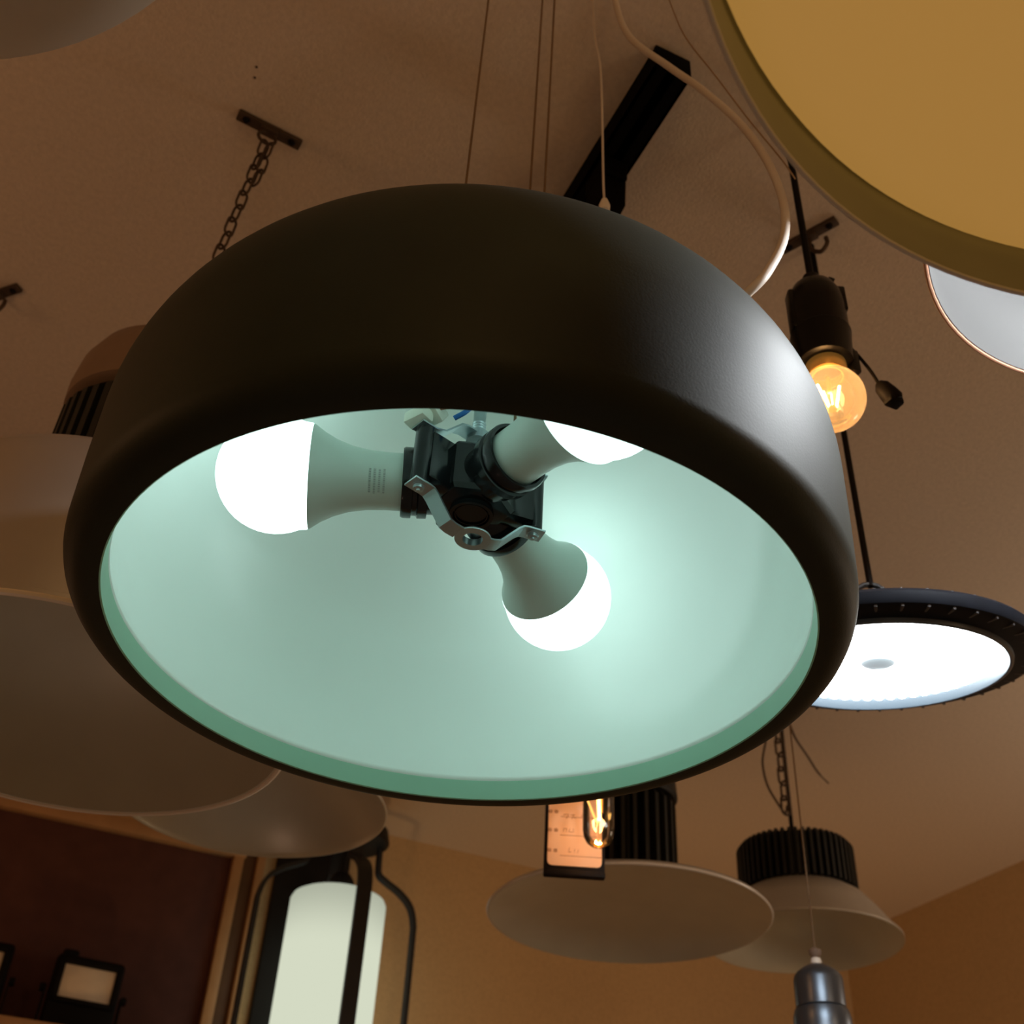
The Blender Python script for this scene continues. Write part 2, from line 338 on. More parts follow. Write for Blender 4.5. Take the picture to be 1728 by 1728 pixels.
# suspension wires up to the ceiling, canopy above
def at(px, py, z):                                      # point of the scene seen at a pixel, z above the eye
    v = B @ Vector((px - 864, 864 - py, -1950)); return v * (z / v.z)
for px, py, z in ((806, 150, 0.98), (905, 160, 1.0), (928, 150, 1.02)):
    p = at(px, py, z); q = W(p.x, p.y, 0) - MX
    bm = new(); tube(bm, [(q.x, q.y, 0.20), (q.x, q.y, CEIL - MX.z)], 0.0011, 6)
    obj('suspension_wire', bm, M_wire, lampM)
def aty(px, py, y):
    v = B @ Vector((px - 864, 864 - py, -1950)); return v * (y / v.y)
def Wv(v): return W(v.x, v.y, v.z)
ZT = CEIL - EYE.z
# white mains cord of the drum pendant, looping down from the ceiling on to its top
path = [at(1030, -70, 1.25), at(1038, 0, 1.20), at(1062, 62, 1.13), at(1128, 112, 1.06), at(1185, 152, 0.99), at(1248, 208, 0.92), at(1292, 268, 0.85), at(1320, 335, 0.78), at(1324, 395, 0.72), at(1302, 448, 0.67), at(1262, 494, 0.642), Vector((0.105, 0.592, 0.617)), Vector((0.06, 0.60, 0.6035)), Vector((0.0, 0.61, 0.602))]
path = [Wv(p) - MX for p in path]
bm = new(); tube(bm, smooth_path(path, 8), 0.0036, 10); obj('mains_cord', bm, M_white, lampM, label='white cord looping above the shade')

# ------------------------------------------------------------------ helpers for hung lamps
def cable(parent, xy0, z0, m, r=0.003, name='cable', ztop=None):
    bm = new(); tube(bm, [(xy0[0], xy0[1], z0), (xy0[0], xy0[1], (CEIL if ztop is None else ztop) - parent.location.z)], r, 8)
    return obj(name, bm, m, parent)
def canopy(parent, r=0.035, m=None):
    bm = new(); zt = CEIL - parent.location.z
    lathe(bm, [(0, zt - 0.022), (r * 0.5, zt - 0.022), (r * 0.9, zt - 0.014), (r, zt - 0.004), (r, zt), (0, zt)], 32)
    return obj('ceiling_canopy', bm, m or M_black, parent)

# ------------------------------------------------------------------ big yellow lamp, upper right
yl = thing('ceiling_disc_lamp', 'big round lamp with glowing yellow diffuser and bronze rim filling the upper right corner', 'lamp', W(0.270, 0.118, 0.420))
bm = new(); lathe(bm, [(0.2311, 0.0008), (0.2316, 0.0010), (0.2316, 0.070), (0.20, 0.078), (0.0, 0.080), (0.0, 0.076), (0.199, 0.074), (0.2290, 0.067), (0.2310, 0.0010)], 128, close=False); obj('rim', bm, M_bronze, yl, label='bronze rim band')
bm = new(); tube(bm, [(0.2322 * math.cos(q), 0.2322 * math.sin(q), 0.0008) for q in [2 * PI * k / 128 for k in range(128)]], 0.0013, 8, closed=True); obj('rim_bead', bm, M_rimedge, yl, label='thin rim edge, pale to imitate a glint')
bm = new(); lathe(bm, [(0.2285, 0.034), (0.2265, 0.027), (0.2220, 0.0225), (0.214, 0.0205), (0.12, 0.019), (0.0, 0.0185)], 128); obj('diffuser', bm, M_yellow, yl, label='glowing yellow diffuser')
cable(yl, (0, 0), 0.08, M_white, 0.0035); canopy(yl, 0.05, M_bronze)

# white shade behind it with a copper edge and a cold bulb inside
wl = thing('bowl_pendant', 'white lined bowl pendant with copper edge, half hidden behind the yellow lamp', 'pendant lamp', W(0.4973, 0.522, 0.75))
bm = new(); lathe(bm, [(0.1915, 0.0), (0.1925, 0.001), (0.188, 0.030), (0.170, 0.065), (0.135, 0.095), (0.085, 0.115), (0.03, 0.124), (0, 0.125)], 96); obj('shade', bm, M_copper, wl, label='copper outside of the shade')
bm = new(); tube(bm, [(0.1915 * math.cos(q), 0.1915 * math.sin(q), 0.0004) for q in [2 * PI * k / 96 for k in range(96)]], 0.0017, 8, closed=True); obj('rim_bead', bm, M_copper, wl)
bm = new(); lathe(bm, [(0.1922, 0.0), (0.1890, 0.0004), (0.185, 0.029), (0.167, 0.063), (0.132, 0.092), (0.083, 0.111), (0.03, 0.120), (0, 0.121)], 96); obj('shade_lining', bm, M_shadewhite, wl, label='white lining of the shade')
Mb = frame((0, 0, 0.100), (0, 0, -1), (1, 0, 0))
bm = new(); lathe(bm, [(0, -0.02), (0.018, -0.02), (0.019, 0.01), (0.021, 0.02), (0.026, 0.035), (0.030, 0.045), (0, 0.045)], 32, Mb); bb = obj('light_bulb', bm, M_bulbbody, wl)
bm = new(); lathe(bm, [(0.030, 0.0455)] + [(0.031 * math.cos(math.radians(d)), 0.058 + 0.031 * math.sin(math.radians(d))) for d in range(-20, 90, 10)] + [(0, 0.089)], 32, Mb); obj('bulb_diffuser', bm, emis('cold_bulb_white', (0.93, 0.97, 1.0), 330), bb)
cable(wl, (0, 0), 0.124, M_white, 0.003); canopy(wl, 0.05, M_copper)

# pale disc, upper left corner
tl = thing('opal_disc_lamp', 'unlit pale opal disc lamp in the upper left corner', 'lamp', W(-0.365, 0.160, 0.620))
bm = new(); lathe(bm, [(0.0, -0.012), (0.08, -0.010), (0.16, -0.004), (0.215, 0.004), (0.2355, 0.014), (0.237, 0.020), (0.232, 0.026)], 96); obj('diffuser', bm, M_opal, tl)
bm = new(); lathe(bm, [(0.232, 0.022), (0.230, 0.055), (0.20, 0.065), (0, 0.066)], 96); obj('housing', bm, M_opal, tl)
cable(tl, (0, 0), 0.066, M_white, 0.003); canopy(tl, 0.05, M_opal)

# ------------------------------------------------------------------ UFO high bay
uf = thing('high_bay_light', 'round black high bay light with a dazzling white panel at the right edge', 'high bay light', W(0.375, 0.988, 0.611))
T = R0 @ Matrix.Rotation(math.radians(10.5), 4, 'X')
bm = new(); lathe(bm, [(0.1262, 0.0020), (0.1300, 0.0030), (0.1440, 0.0042), (0.1500, 0.0065), (0.1520, 0.0100), (0.1520, 0.0175), (0.1480, 0.0215), (0.105, 0.027), (0.060, 0.033), (0.045, 0.038), (0.042, 0.060), (0.036, 0.066), (0, 0.067)], 96, T); obj('housing', bm, M_ufo, uf)
bm = new(); lathe(bm, [(0.1264, 0.0025), (0.1255, -0.0015), (0.1235, -0.0025), (0.1215, -0.0020), (0.1200, 0.0020), (0.1185, 0.0110)], 96, T); obj('bezel', bm, M_ufobezel, uf, label='pale blue white bezel')
bm = new(); lathe(bm, [(0.1188, 0.0108), (0.1150, 0.0095), (0.112, 0.0090), (0.06, 0.0085), (0.0, 0.0085)], 96, T); obj('led_panel', bm, M_ufoled, uf, label='dazzling white panel')
bm = new(); lathe(bm, [(0.0170, 0.0088), (0.0165, 0.0050), (0.0130, 0.0030), (0, 0.0022)], 32, T); obj('sensor', bm, M_sensor, uf, label='small grey sensor in the middle')
src = None
for i in range(60):
    M = T @ Matrix.Rotation(2 * PI * i / 60, 4, 'Z') @ Matrix.Translation((0.1135, 0, 0.0088))
    if src is None:
        bm = new(); lathe(bm, [(0.0050, 0.001), (0.0046, -0.0010), (0.0030, -0.0022), (0, -0.0028)], 12); src = obj('led_lens', bm, M_ufoled, uf); src.matrix_local = M
    else: inst(src, uf, M)
src = None
for i in range(40):
    M = T @ Matrix.Rotation(2 * PI * i / 40, 4, 'Z') @ Matrix.Translation((0.1385, 0, 0.0128))
    if src is None:
        bm = new(); box(bm, (0, 0, 0), (0.0195, 0.0030, 0.0185), bev=0.0008); src = obj('cooling_rib', bm, M_rib, uf); src.matrix_local = M
    else: inst(src, uf, M)
bm = new(); tube(bm, [T @ Vector((0.022 * math.cos(a), 0, 0.066 + 0.026 * math.sin(a))) for a in [PI * k / 10 for k in range(11)]], 0.003, 8); obj('hanging_loop', bm, M_blackmetal, uf)
top = T @ Vector((0, 0, 0.092)); cable(uf, (top.x, top.y), top.z - 0.003, M_black, 0.0034)

# ------------------------------------------------------------------ black lampholder with amber globe bulb
G = at(1402, 671, 0.776)
gp = thing('bare_bulb_pendant', 'black lampholder pendant with a lit amber globe bulb, right of the drum pendant', 'pendant lamp', Wv(G))
bm = new()
prof = [(0, 0.040), (0.0130, 0.040), (0.0270, 0.043)] + [(0.0275, 0.055), (0.0290, 0.075), (0.0300, 0.082), (0.0285, 0.084), (0.0285, 0.100), (0.0290, 0.118), (0.0280, 0.135), (0.0225, 0.150), (0.0180, 0.155), (0.0095, 0.157), (0.0085, 0.172), (0.0, 0.173)]
lathe(bm, prof, 32); lh = obj('lampholder', bm, M_blackgloss, gp, angle=30)
bm = new(); box(bm, (0.022, -0.008, 0.128), (0.012, 0.014, 0.034), R0, 0.002); obj('cord_clamp', bm, M_blackgloss, lh)
bm = new(); box(bm, (-0.021, -0.004, 0.112), (0.018, 0.016, 0.056), R0, 0.003); obj('cord_clamp', bm, M_blackgloss, lh)
bm = new(); box(bm, (0, 0, 0.0), (0.007, 0.006, 0.026), R0 @ Matrix.Translation((0.016, 0.0, 0.160)) @ Matrix.Rotation(0.45, 4, 'Y'), 0.001); obj('clamp_screw', bm, M_blackgloss, lh)
bm = new(); lathe(bm, [(0.0, 0.048), (0.0165, 0.047), (0.0195, 0.043), (0.0198, 0.033), (0.0180, 0.028), (0.0140, 0.0258)], 32); gb = obj('light_bulb', bm, M_goldbase, gp, label='bulb with a brass collar given a painted glow')
bm = new(); lathe(bm, [(0.0140, 0.0262)] + [(0.0322 * math.cos(math.radians(d)), 0.0322 * math.sin(math.radians(d)) - 0.002) for d in range(62, -90, -6)] + [(0, -0.0342)], 48); obj('bulb_glass', bm, M_amber, gb, angle=60, label='amber glass globe')
for k, (x0, x1) in enumerate(((-0.012, -0.0035), (0.009, 0.0035), (-0.004, -0.001), (0.003, 0.001))):
    yy = (-0.003, -0.003, 0.005, 0.005)[k]
    bm = new(); tube(bm, [R0 @ Vector((x0, yy, 0.013)), R0 @ Vector((x1, yy * 0.4, -0.013))], 0.0013 if k < 2 else 0.0007, 8); obj('filament', bm, M_filament, gb)
bm = new(); tube(bm, [(0, 0, 0.027), (0, 0, 0.006)], 0.002, 8); tube(bm, [(0, 0, -0.013), (0, 0, -0.016)], 0.004, 8); obj('filament_stem', bm, M_goldbase, gb)
cable(gp, (0, 0), 0.172, M_black, 0.0038, 'cord')
bm = new(); tube(bm, smooth_path([R0 @ Vector(p) for p in ((0.026, -0.004, 0.066), (0.034, -0.004, 0.052), (0.042, -0.004, 0.034), (0.0475, -0.003, 0.019))], 6), 0.0017, 8); sw = obj('pull_wire', bm, M_black, gp)
bm = new(); lathe(bm, [(0, 0.0), (0.004, -0.001), (0.0075, -0.006), (0.009, -0.016), (0.0095, -0.024), (0.007, -0.028), (0, -0.028)], 20, frame(R0 @ Vector((0.0470, -0.003, 0.021)), R0.to_3x3() @ Vector((-0.48, 0, 0.85)))); box(bm, R0 @ Vector((0.058, -0.003, -0.003)), (0.016, 0.012, 0.008), I4, 0.002); obj('dangling_plug', bm, M_black, sw)
bm = new(); tube(bm, smooth_path([R0 @ Vector(p) for p in ((-0.026, 0.004, 0.070), (-0.036, 0.004, 0.058), (-0.040, 0.004, 0.040), (-0.038, 0.004, 0.028))], 6), 0.0017, 8); obj('loose_wire', bm, M_black, gp)
bm = new(); box(bm, R0 @ Vector((0.026, -0.002, 0.046)), (0.010, 0.012, 0.030), I4, 0.002); obj('switch_tab', bm, M_blackgloss, lh)
lamp('amber_bulb_light', Wv(G), 0.34, (1.0, 0.60, 0.28), 0.012)

# ------------------------------------------------------------------ ceiling hooks, track, cords
def hook_plate(label, a, b, hang):
    a, b = Wv(a), Wv(b); c = (a + b) / 2; dvec = (b - a); L = dvec.length; ang = math.atan2(dvec.y, dvec.x)
    t = thing('ceiling_hook', label, 'hook', Vector((c.x, c.y, CEIL)), ang, 'ceiling hooks')
    bm = new(); box(bm, (0, 0, -0.003), (L, 0.015, 0.006), I4, 0.0015); box(bm, (0, 0, -0.008), (0.022, 0.013, 0.006), I4, 0.0015); pl = obj('plate', bm, M_steel, t)
    for s in (-1, 1):
        bm = new(); lathe(bm, [(0, -0.0095), (0.003, -0.0092), (0.0048, -0.0062), (0.0048, -0.005), (0, -0.005)], 12, Matrix.Translation((s * L * 0.36, 0, 0))); obj('screw', bm, M_black, pl)
    if hang:
        bm = new(); tube(bm, [(0.011 * math.cos(q), 0.0, -0.020 + 0.011 * math.sin(q)) for q in [2 * PI * k / 20 for k in range(20)]], 0.0022, 8, closed=True); obj('eye', bm, M_steel, t)
    else:
        bm = new(); tube(bm, smooth_path([(0, 0, -0.006), (0, 0, -0.03), (0.012, 0, -0.045), (0.022, 0, -0.036), (0.022, 0, -0.024)], 6), 0.003, 8); obj('hook', bm, M_steel, t)
    return t
hook_plate('rusty two screw ceiling hook holding a chain, upper left of the drum pendant', at(402, 190, ZT), at(508, 243, ZT), True)
hook_plate('dark ceiling hook at the left edge of the picture', at(-38, 506, ZT), at(34, 483, ZT), False)
hook_plate('dark ceiling hook seen behind the black lampholder', at(1318, 420, ZT), at(1412, 369, ZT), False)

def link_mesh():
    pts = []
    for k in range(8): a = PI * k / 7; pts.append((0.0062 * math.cos(a), 0, 0.0068 + 0.0062 * math.sin(a)))
    for k in range(8): a = PI + PI * k / 7; pts.append((0.0062 * math.cos(a), 0, -0.0068 + 0.0062 * math.sin(a)))
    bm = new(); tube(bm, pts, 0.0016, 8, closed=True); return bm
def chain(parent, p0, p1, m, pitch=0.0205, first=None, tw=0.0):
    p0, p1 = Vector(p0), Vector(p1); dv = p1 - p0; n = max(1, int(round(dv.length / pitch))); u = dv.normalized()
    for i in range(n):
        M = frame(p0 + dv * ((i + 0.5) / n), u, (1, 0.3, 0)) @ Matrix.Rotation(tw + (PI / 2 if i % 2 else 0) + 0.35, 4, 'Z')
        if first is None: first = obj('chain_link', link_mesh(), m, parent); first.matrix_local = M
        else: inst(first, parent, M)
    return first

for px, py in ((433, 113), (430, 131)):                  # two old screw holes in the plaster
    p = Wv(at(px, py, ZT)); bm = new(); lathe(bm, [(0, -0.0010), (0.0013, -0.0010), (0.0017, -0.0002), (0.0017, 0.0)], 12, Matrix.Translation((p.x, p.y, CEIL))); obj('screw_hole', bm, M_steel, ceil_o)
# track rail and its adapter
ty0, ty1 = 0.600, 1.75
tr = thing('lighting_track', 'black ceiling lighting track running diagonally behind the thin wires', 'track', Vector((0.418, (ty0 + ty1) / 2, CEIL)))
Lr = ty1 - ty0
bm = new()
for x0, x1, z0, z1 in ((-0.0225, 0.0225, -0.004, 0), (-0.0225, -0.0185, -0.036, 0), (0.0185, 0.0225, -0.036, 0), (-0.0225, -0.006, -0.036, -0.033), (0.006, 0.0225, -0.036, -0.033)): box(bm, ((x0 + x1) / 2, 0, (z0 + z1) / 2), (x1 - x0, Lr, z1 - z0))
obj('rail', bm, M_track, tr, smooth=False)
bm = new(); box(bm, (0, -Lr / 2 - 0.002, -0.018), (0.046, 0.006, 0.037), I4, 0.001); obj('end_cap', bm, M_track, tr)
ad = thing('track_spotlight', 'black track adapter with spotlight hanging from the track behind the drum pendant', 'spotlight', Vector((0.416, 0.752, CEIL - 0.036)))
bm = new(); box(bm, (0, 0, -0.016), (0.034, 0.05, 0.032), I4, 0.003)
vs = []
for z, s in ((-0.030, 1.0), (-0.075, 0.95), (-0.096, 0.62)): vs.append([bm.verts.new((sx * 0.017 * s, sy * 0.019 * s + (0.004 if s < .9 else 0), z)) for sx, sy in ((-1, -1), (1, -1), (1, 1), (-1, 1))])
for a, b in zip(vs[:-1], vs[1:]):
    for k in range(4): bm.faces.new((a[k], a[(k + 1) % 4], b[(k + 1) % 4], b[k]))
bm.faces.new(vs[0][::-1]); bm.faces.new(vs[-1]); obj('adapter', bm, M_track, ad, smooth=False)
bm = new(); tube(bm, [(0, 0.004, -0.09), (0, 0.004, -0.15)], 0.0035, 8); obj('stem', bm, M_track, ad)
bm = new(); lathe(bm, [(0, 0.0), (0.026, 0.0), (0.030, -0.006), (0.032, -0.09), (0.029, -0.09), (0.026, -0.06), (0, -0.06)], 32, Matrix.Translation((0, 0.004, -0.15))); obj('spot_head', bm, M_black, ad)
pts = [Wv(p) - MX for p in (at(1000, -25, 1.25), at(1003, 55, 1.16), at(1013, 112, 1.10), at(1016, 190, 1.03), at(1018, 300, 0.95), at(1020, 343, 0.92))]
bm = new(); tube(bm, smooth_path(pts, 6), 0.0012, 6); fw = obj('signal_wire', bm, M_white, lampM, label='thin pale wire with a small bead')
bm = new(); lathe(bm, [(0, 0.006), (0.003, 0.005), (0.0055, -0.004), (0.005, -0.012), (0, -0.014)], 16, Matrix.Translation(pts[-1])); obj('bead', bm, M_bead, fw)
bm = new(); tube(bm, smooth_path([Wv(p) - yl.location for p in (at(1122, -20, 1.25), at(1145, 40, 1.18), at(1165, 75, 1.13), at(1205, 125, 1.07), at(1262, 200, 1.00), at(1318, 268, 0.95), at(1342, 302, 0.945))], 6), 0.0008, 6); obj('thin_wire', bm, M_thin, yl)

# ------------------------------------------------------------------ finned high bay at the left, on a chain
def fins(parent, n, r0, r1, z0, z1, th, m, chamfer=0.0):
    src = None
    for i in range(n):
        M = Matrix.Rotation(2 * PI * i / n, 4, 'Z')
        if src is None:
            bm = new(); vs = []
            for y in (-th / 2, th / 2): vs.append([bm.verts.new((x, y, z)) for x, z in ((r0, z0), (r1, z0), (r1, z1 - chamfer), (r1 - chamfer * .8, z1), (r0, z1))])
            bm.faces.new(vs[0]); bm.faces.new(vs[1][::-1])
            for k in range(5): bm.faces.new((vs[0][k], vs[1][k], vs[1][(k + 1) % 5], vs[0][(k + 1) % 5]))
            src = obj('fin', bm, m, parent, smooth=False)
        else: inst(src, parent, M)
lb = thing('finned_high_bay', 'drum shaped high bay with black finned heatsink on a chain, left edge', 'high bay light', W(-0.377, 0.902, 0.455))
bm = new(); lathe(bm, [(0.1930, 0.0), (0.1955, 0.0008), (0.1955, 0.007), (0.1925, 0.009), (0.1905, 0.132), (0.186, 0.158), (0.172, 0.174), (0.150, 0.180), (0.07, 0.184), (0, 0.184)], 96); obj('reflector', bm, M_alu, lb)
bm = new(); lathe(bm, [(0.1945, 0.0), (0.1905, 0.0006), (0.187, 0.040), (0.176, 0.080), (0.156, 0.112), (0.124, 0.137), (0.08, 0.152), (0.04, 0.158), (0, 0.159)], 96); obj('reflector_inside', bm, M_aluin, lb, label='greyish inside of the drum')
bm = new(); tube(bm, [(0.1945 * math.cos(q), 0.1945 * math.sin(q), 0.001) for q in [2 * PI * k / 96 for k in range(96)]], 0.0028, 8, closed=True); obj('rim_bead', bm, M_opal, lb, label='pale rolled edge')
bm = new(); lathe(bm, [(0, 0.182), (0.055, 0.182), (0.055, 0.332), (0, 0.332)], 32); hs = obj('heatsink', bm, M_fin, lb, label='black finned heatsink')
fins(hs, 40, 0.050, 0.089, 0.188, 0.330, 0.0066, M_fin, 0.012)
bm = new(); lathe(bm, [(0.0, 0.330), (0.084, 0.330), (0.090, 0.334), (0.091, 0.354), (0.088, 0.384), (0.078, 0.410), (0.055, 0.426), (0.02, 0.432), (0, 0.432)], 48); obj('cap', bm, M_cap, lb, label='brown domed cap above the heatsink')
bm = new(); tube(bm, [(0.013 * math.cos(q), 0, 0.444 + 0.013 * math.sin(q)) for q in [2 * PI * k / 20 for k in range(20)]], 0.0026, 8, closed=True); obj('eye', bm, M_steel, lb)
hk = Wv((at(402, 190, ZT) + at(508, 243, ZT)) / 2)
ptop = Vector((hk.x, hk.y, CEIL - 0.030)) - lb.location
fl = chain(lb, (0, 0, 0.456), ptop, M_steel)
pt2 = (Vector((0, 0, 0.456)) - ptop).normalized()
chain(lb, ptop + Vector((0.006, -0.004, 0)) + pt2 * 0.004, ptop + Vector((0.007, -0.005, 0)) + pt2 * 0.072, M_steel, first=fl, tw=0.9)

# small white lined cone between it and the wall
sc = thing('cone_pendant', 'wide shallow cone pendant with pale inside below the drum pendant, left of the picture middle', 'pendant lamp', W(-0.318, 1.433, 0.620))
bm = new(); lathe(bm, [(0.1780, 0.0), (0.1792, 0.0008), (0.176, 0.006), (0.120, 0.052), (0.060, 0.088), (0.034, 0.100), (0.030, 0.140), (0.0, 0.142)], 96); obj('shade', bm, M_conedark, sc)
bm = new(); lathe(bm, [(0.1796, -0.0002), (0.1770, 0.0006), (0.1755, 0.005), (0.118, 0.049), (0.058, 0.085), (0, 0.094)], 96); obj('shade_lining', bm, M_cone, sc, label='pale inside of the cone')
bm = new(); tube(bm, [(0.1788 * math.cos(q), 0.1788 * math.sin(q), 0.0) for q in [2 * PI * k / 96 for k in range(96)]], 0.0016, 8, closed=True); obj('rim_bead', bm, M_cone, sc, label='bright edge of the cone')
cable(sc, (0, 0), 0.141, M_black, 0.003); canopy(sc)

# ------------------------------------------------------------------ two finned low bays, lower right
la = thing('low_bay_light', 'wide low bay light with tall black fins behind the price tag', 'low bay light', W(0.232, 1.887, 0.660))
bm = new(); lathe(bm, [(0.2290, 0.0), (0.2310, 0.0008), (0.2310, 0.005), (0.226, 0.010), (0.160, 0.030), (0.120, 0.040), (0.092, 0.046), (0.088, 0.058), (0, 0.058)], 96); obj('reflector', bm, M_alu, la)
bm = new(); lathe(bm, [(0.2306, -0.0002), (0.2275, 0.0006), (0.222, 0.007), (0.158, 0.024), (0.10, 0.036), (0, 0.038)], 96); obj('reflector_inside', bm, M_aluin, la, label='dull grey inside of the reflector')
bm = new(); tube(bm, [(0.2308 * math.cos(q), 0.2308 * math.sin(q), 0.002) for q in [2 * PI * k / 96 for k in range(96)]], 0.0022, 8, closed=True); obj('rim_bead', bm, M_rimedge, la, label='rolled edge, pale to imitate a glint')
bm = new(); lathe(bm, [(0, 0.056), (0.048, 0.056), (0.048, 0.205), (0, 0.205)], 32); hs = obj('heatsink', bm, M_fin, la, label='black heatsink')
fins(hs, 26, 0.042, 0.084, 0.060, 0.205, 0.0062, M_fin, 0.014)
bm = new(); lathe(bm, [(0, 0.203), (0.084, 0.203), (0.088, 0.208), (0.086, 0.235), (0.05, 0.25), (0, 0.252)], 48); obj('cap', bm, M_fin, la)
cable(la, (0, 0), 0.251, M_black, 0.004)
lb2 = thing('low_bay_light', 'low bay light with ribbed black heatsink and pale flared reflector, farthest right', 'low bay light', W(0.592, 2.160, 0.730))
bm = new(); lathe(bm, [(0.1790, 0.0), (0.1805, 0.0008), (0.1805, 0.004), (0.166, 0.020), (0.145, 0.050), (0.122, 0.078), (0.104, 0.090), (0.098, 0.094), (0, 0.094)], 96); obj('reflector', bm, M_alu, lb2)
bm = new(); lathe(bm, [(0.1802, -0.0002), (0.1775, 0.0006), (0.162, 0.020), (0.141, 0.049), (0.118, 0.074), (0.09, 0.082), (0, 0.083)], 96); obj('reflector_inside', bm, M_aluin, lb2, label='dull grey inside of the reflector')
bm = new(); lathe(bm, [(0, 0.093), (0.094, 0.093), (0.094, 0.182), (0.05, 0.19), (0, 0.190)], 48); hs = obj('heatsink', bm, M_fin, lb2, label='ribbed black heatsink')
fins(hs, 52, 0.090, 0.112, 0.092, 0.184, 0.0055, M_fin, 0.010)
cable(lb2, (0, 0), 0.19, M_black, 0.0042)
# loose chain with a wire loop hanging beside its cable
c0 = aty(1321, 1225, 2.02); c1 = aty(1327, 1372, 2.02)
hcn = thing('hanging_chain', 'loose rusty chain with a wire loop hanging beside the right low bay cable', 'chain', Wv(Vector((c0.x, c0.y, 1.25))))
e = Wv(c1) - hcn.location
chain(hcn, (e.x, e.y, 0.0), e, M_steel, pitch=0.030)
for ch in hcn.children: ch.scale = (1.45, 1.45, 1.45)
bm = new(); tube(bm, smooth_path([Wv(p) - hcn.location for p in (aty(1300, 1215, 2.0), aty(1290, 1262, 2.0), aty(1287, 1290, 2.0), aty(1295, 1325, 2.0), aty(1312, 1355, 2.0), aty(1325, 1372, 2.01), aty(1328, 1360, 2.02))], 6), 0.0022, 8); obj('wire_loop', bm, M_steel, hcn)
bm = new(); tube(bm, smooth_path([Wv(p) - hcn.location for p in (aty(1330, 1215, 2.05), aty(1342, 1245, 2.05), aty(1362, 1275, 2.08), aty(1380, 1303, 2.12), aty(1398, 1322, 2.15))], 6), [0.0022] * 20 + [0.0015] * 5, 8); obj('loose_end', bm, M_steel, hcn)

# ------------------------------------------------------------------ price tag and tubular filament bulb
TY = 1.36
bl, br = aty(917, 1474, TY), aty(1021, 1487, TY)
tagw = (br - bl).length; tagh = 0.135
tg = thing('price_tag', 'black framed price tag with an orange lit card, behind the tubular bulb', 'price tag', Wv((bl + br) / 2), -YAW)
bm = new(); box(bm, (0, 0.004, tagh / 2), (tagw, 0.006, tagh), I4, 0.002); box(bm, (0, -0.001, 0.004), (tagw, 0.006, 0.008), I4, 0.0015); obj('holder', bm, M_black, tg)
bm = new(); cw, c0z, c1z, rc = tagw * 0.445, 0.0135, tagh - 0.008, 0.006
out = [(cw - rc + rc * math.cos(a), c0z + rc + rc * math.sin(a)) for a in [-PI / 2 + PI / 2 * k / 5 for k in range(6)]] + [(cw - rc + rc * math.cos(a), c1z - rc + rc * math.sin(a)) for a in [PI / 2 * k / 5 for k in range(6)]]
out += [(-x, z) for x, z in reversed(out)]
f1 = [bm.verts.new((x, -0.0002, z)) for x, z in out]; f2 = [bm.verts.new((x, 0.0012, z)) for x, z in out]
bm.faces.new(f1); bm.faces.new(f2[::-1])
for k in range(len(out)): j = (k + 1) % len(out); bm.faces.new((f1[k], f1[j], f2[j], f2[k]))
card = obj('card', bm, M_card, tg, smooth=False, label='orange lit paper card')
bm = new()
def ink(x, z, wd, h, a=0.0): box(bm, (x, -0.0005, z), (wd, 0.0004, h), Matrix.Translation((x, 0, z)) @ Matrix.Rotation(a, 4, 'Y') @ Matrix.Translation((-x, 0, -z)))
for zr in (0.032, 0.058, 0.082, 0.106):                 # two small printed characters per row, then a ruled line
    for xc in (-0.031, -0.0235):
        for q in (-0.0015, 0.0, 0.0015): ink(xc, zr + q, 0.0046, 0.0005)
        ink(xc, zr, 0.0005, 0.0048); ink(xc - 0.0018, zr - 0.0004, 0.0005, 0.003); ink(xc + 0.0018, zr + 0.0004, 0.0005, 0.003)
    ink(0.008, zr - 0.006, 0.052, 0.0004)
# handwriting strokes
for x, z, wd, h, a in ((-0.007, 0.0335, 0.0006, 0.006, 0.2), (-0.0055, 0.031, 0.003, 0.0005, -0.3), (0.000, 0.033, 0.0005, 0.005, 0.1), (0.004, 0.0325, 0.0005, 0.005, 0.3),
                       (-0.014, 0.0585, 0.0005, 0.005, 0.0), (-0.012, 0.0605, 0.003, 0.0005, 0.0), (-0.0105, 0.0585, 0.0005, 0.005, 0.1), (-0.007, 0.0585, 0.0005, 0.005, 0.3), (-0.005, 0.0565, 0.003, 0.0005, 0.1), (-0.002, 0.0585, 0.0005, 0.005, 0.0),
                       (-0.012, 0.079, 0.006, 0.0006, -0.15), (-0.0095, 0.0765, 0.0006, 0.007, 0.45), (-0.003, 0.079, 0.006, 0.0006, -0.1), (-0.003, 0.0765, 0.0006, 0.007, 0.35), (-0.001, 0.0755, 0.004, 0.0005, 0.5), (0.008, 0.078, 0.0006, 0.006, 0.2)):
    ink(x, z, wd, h, a)
obj('writing', bm, M_ink, card, smooth=False, label='small dark print and handwriting')
bm = new(); tube(bm, [(0, 0.004, tagh - 0.004), (0, 0.004, CEIL - tg.location.z)], 0.0008, 6); obj('string', bm, M_wire, tg)

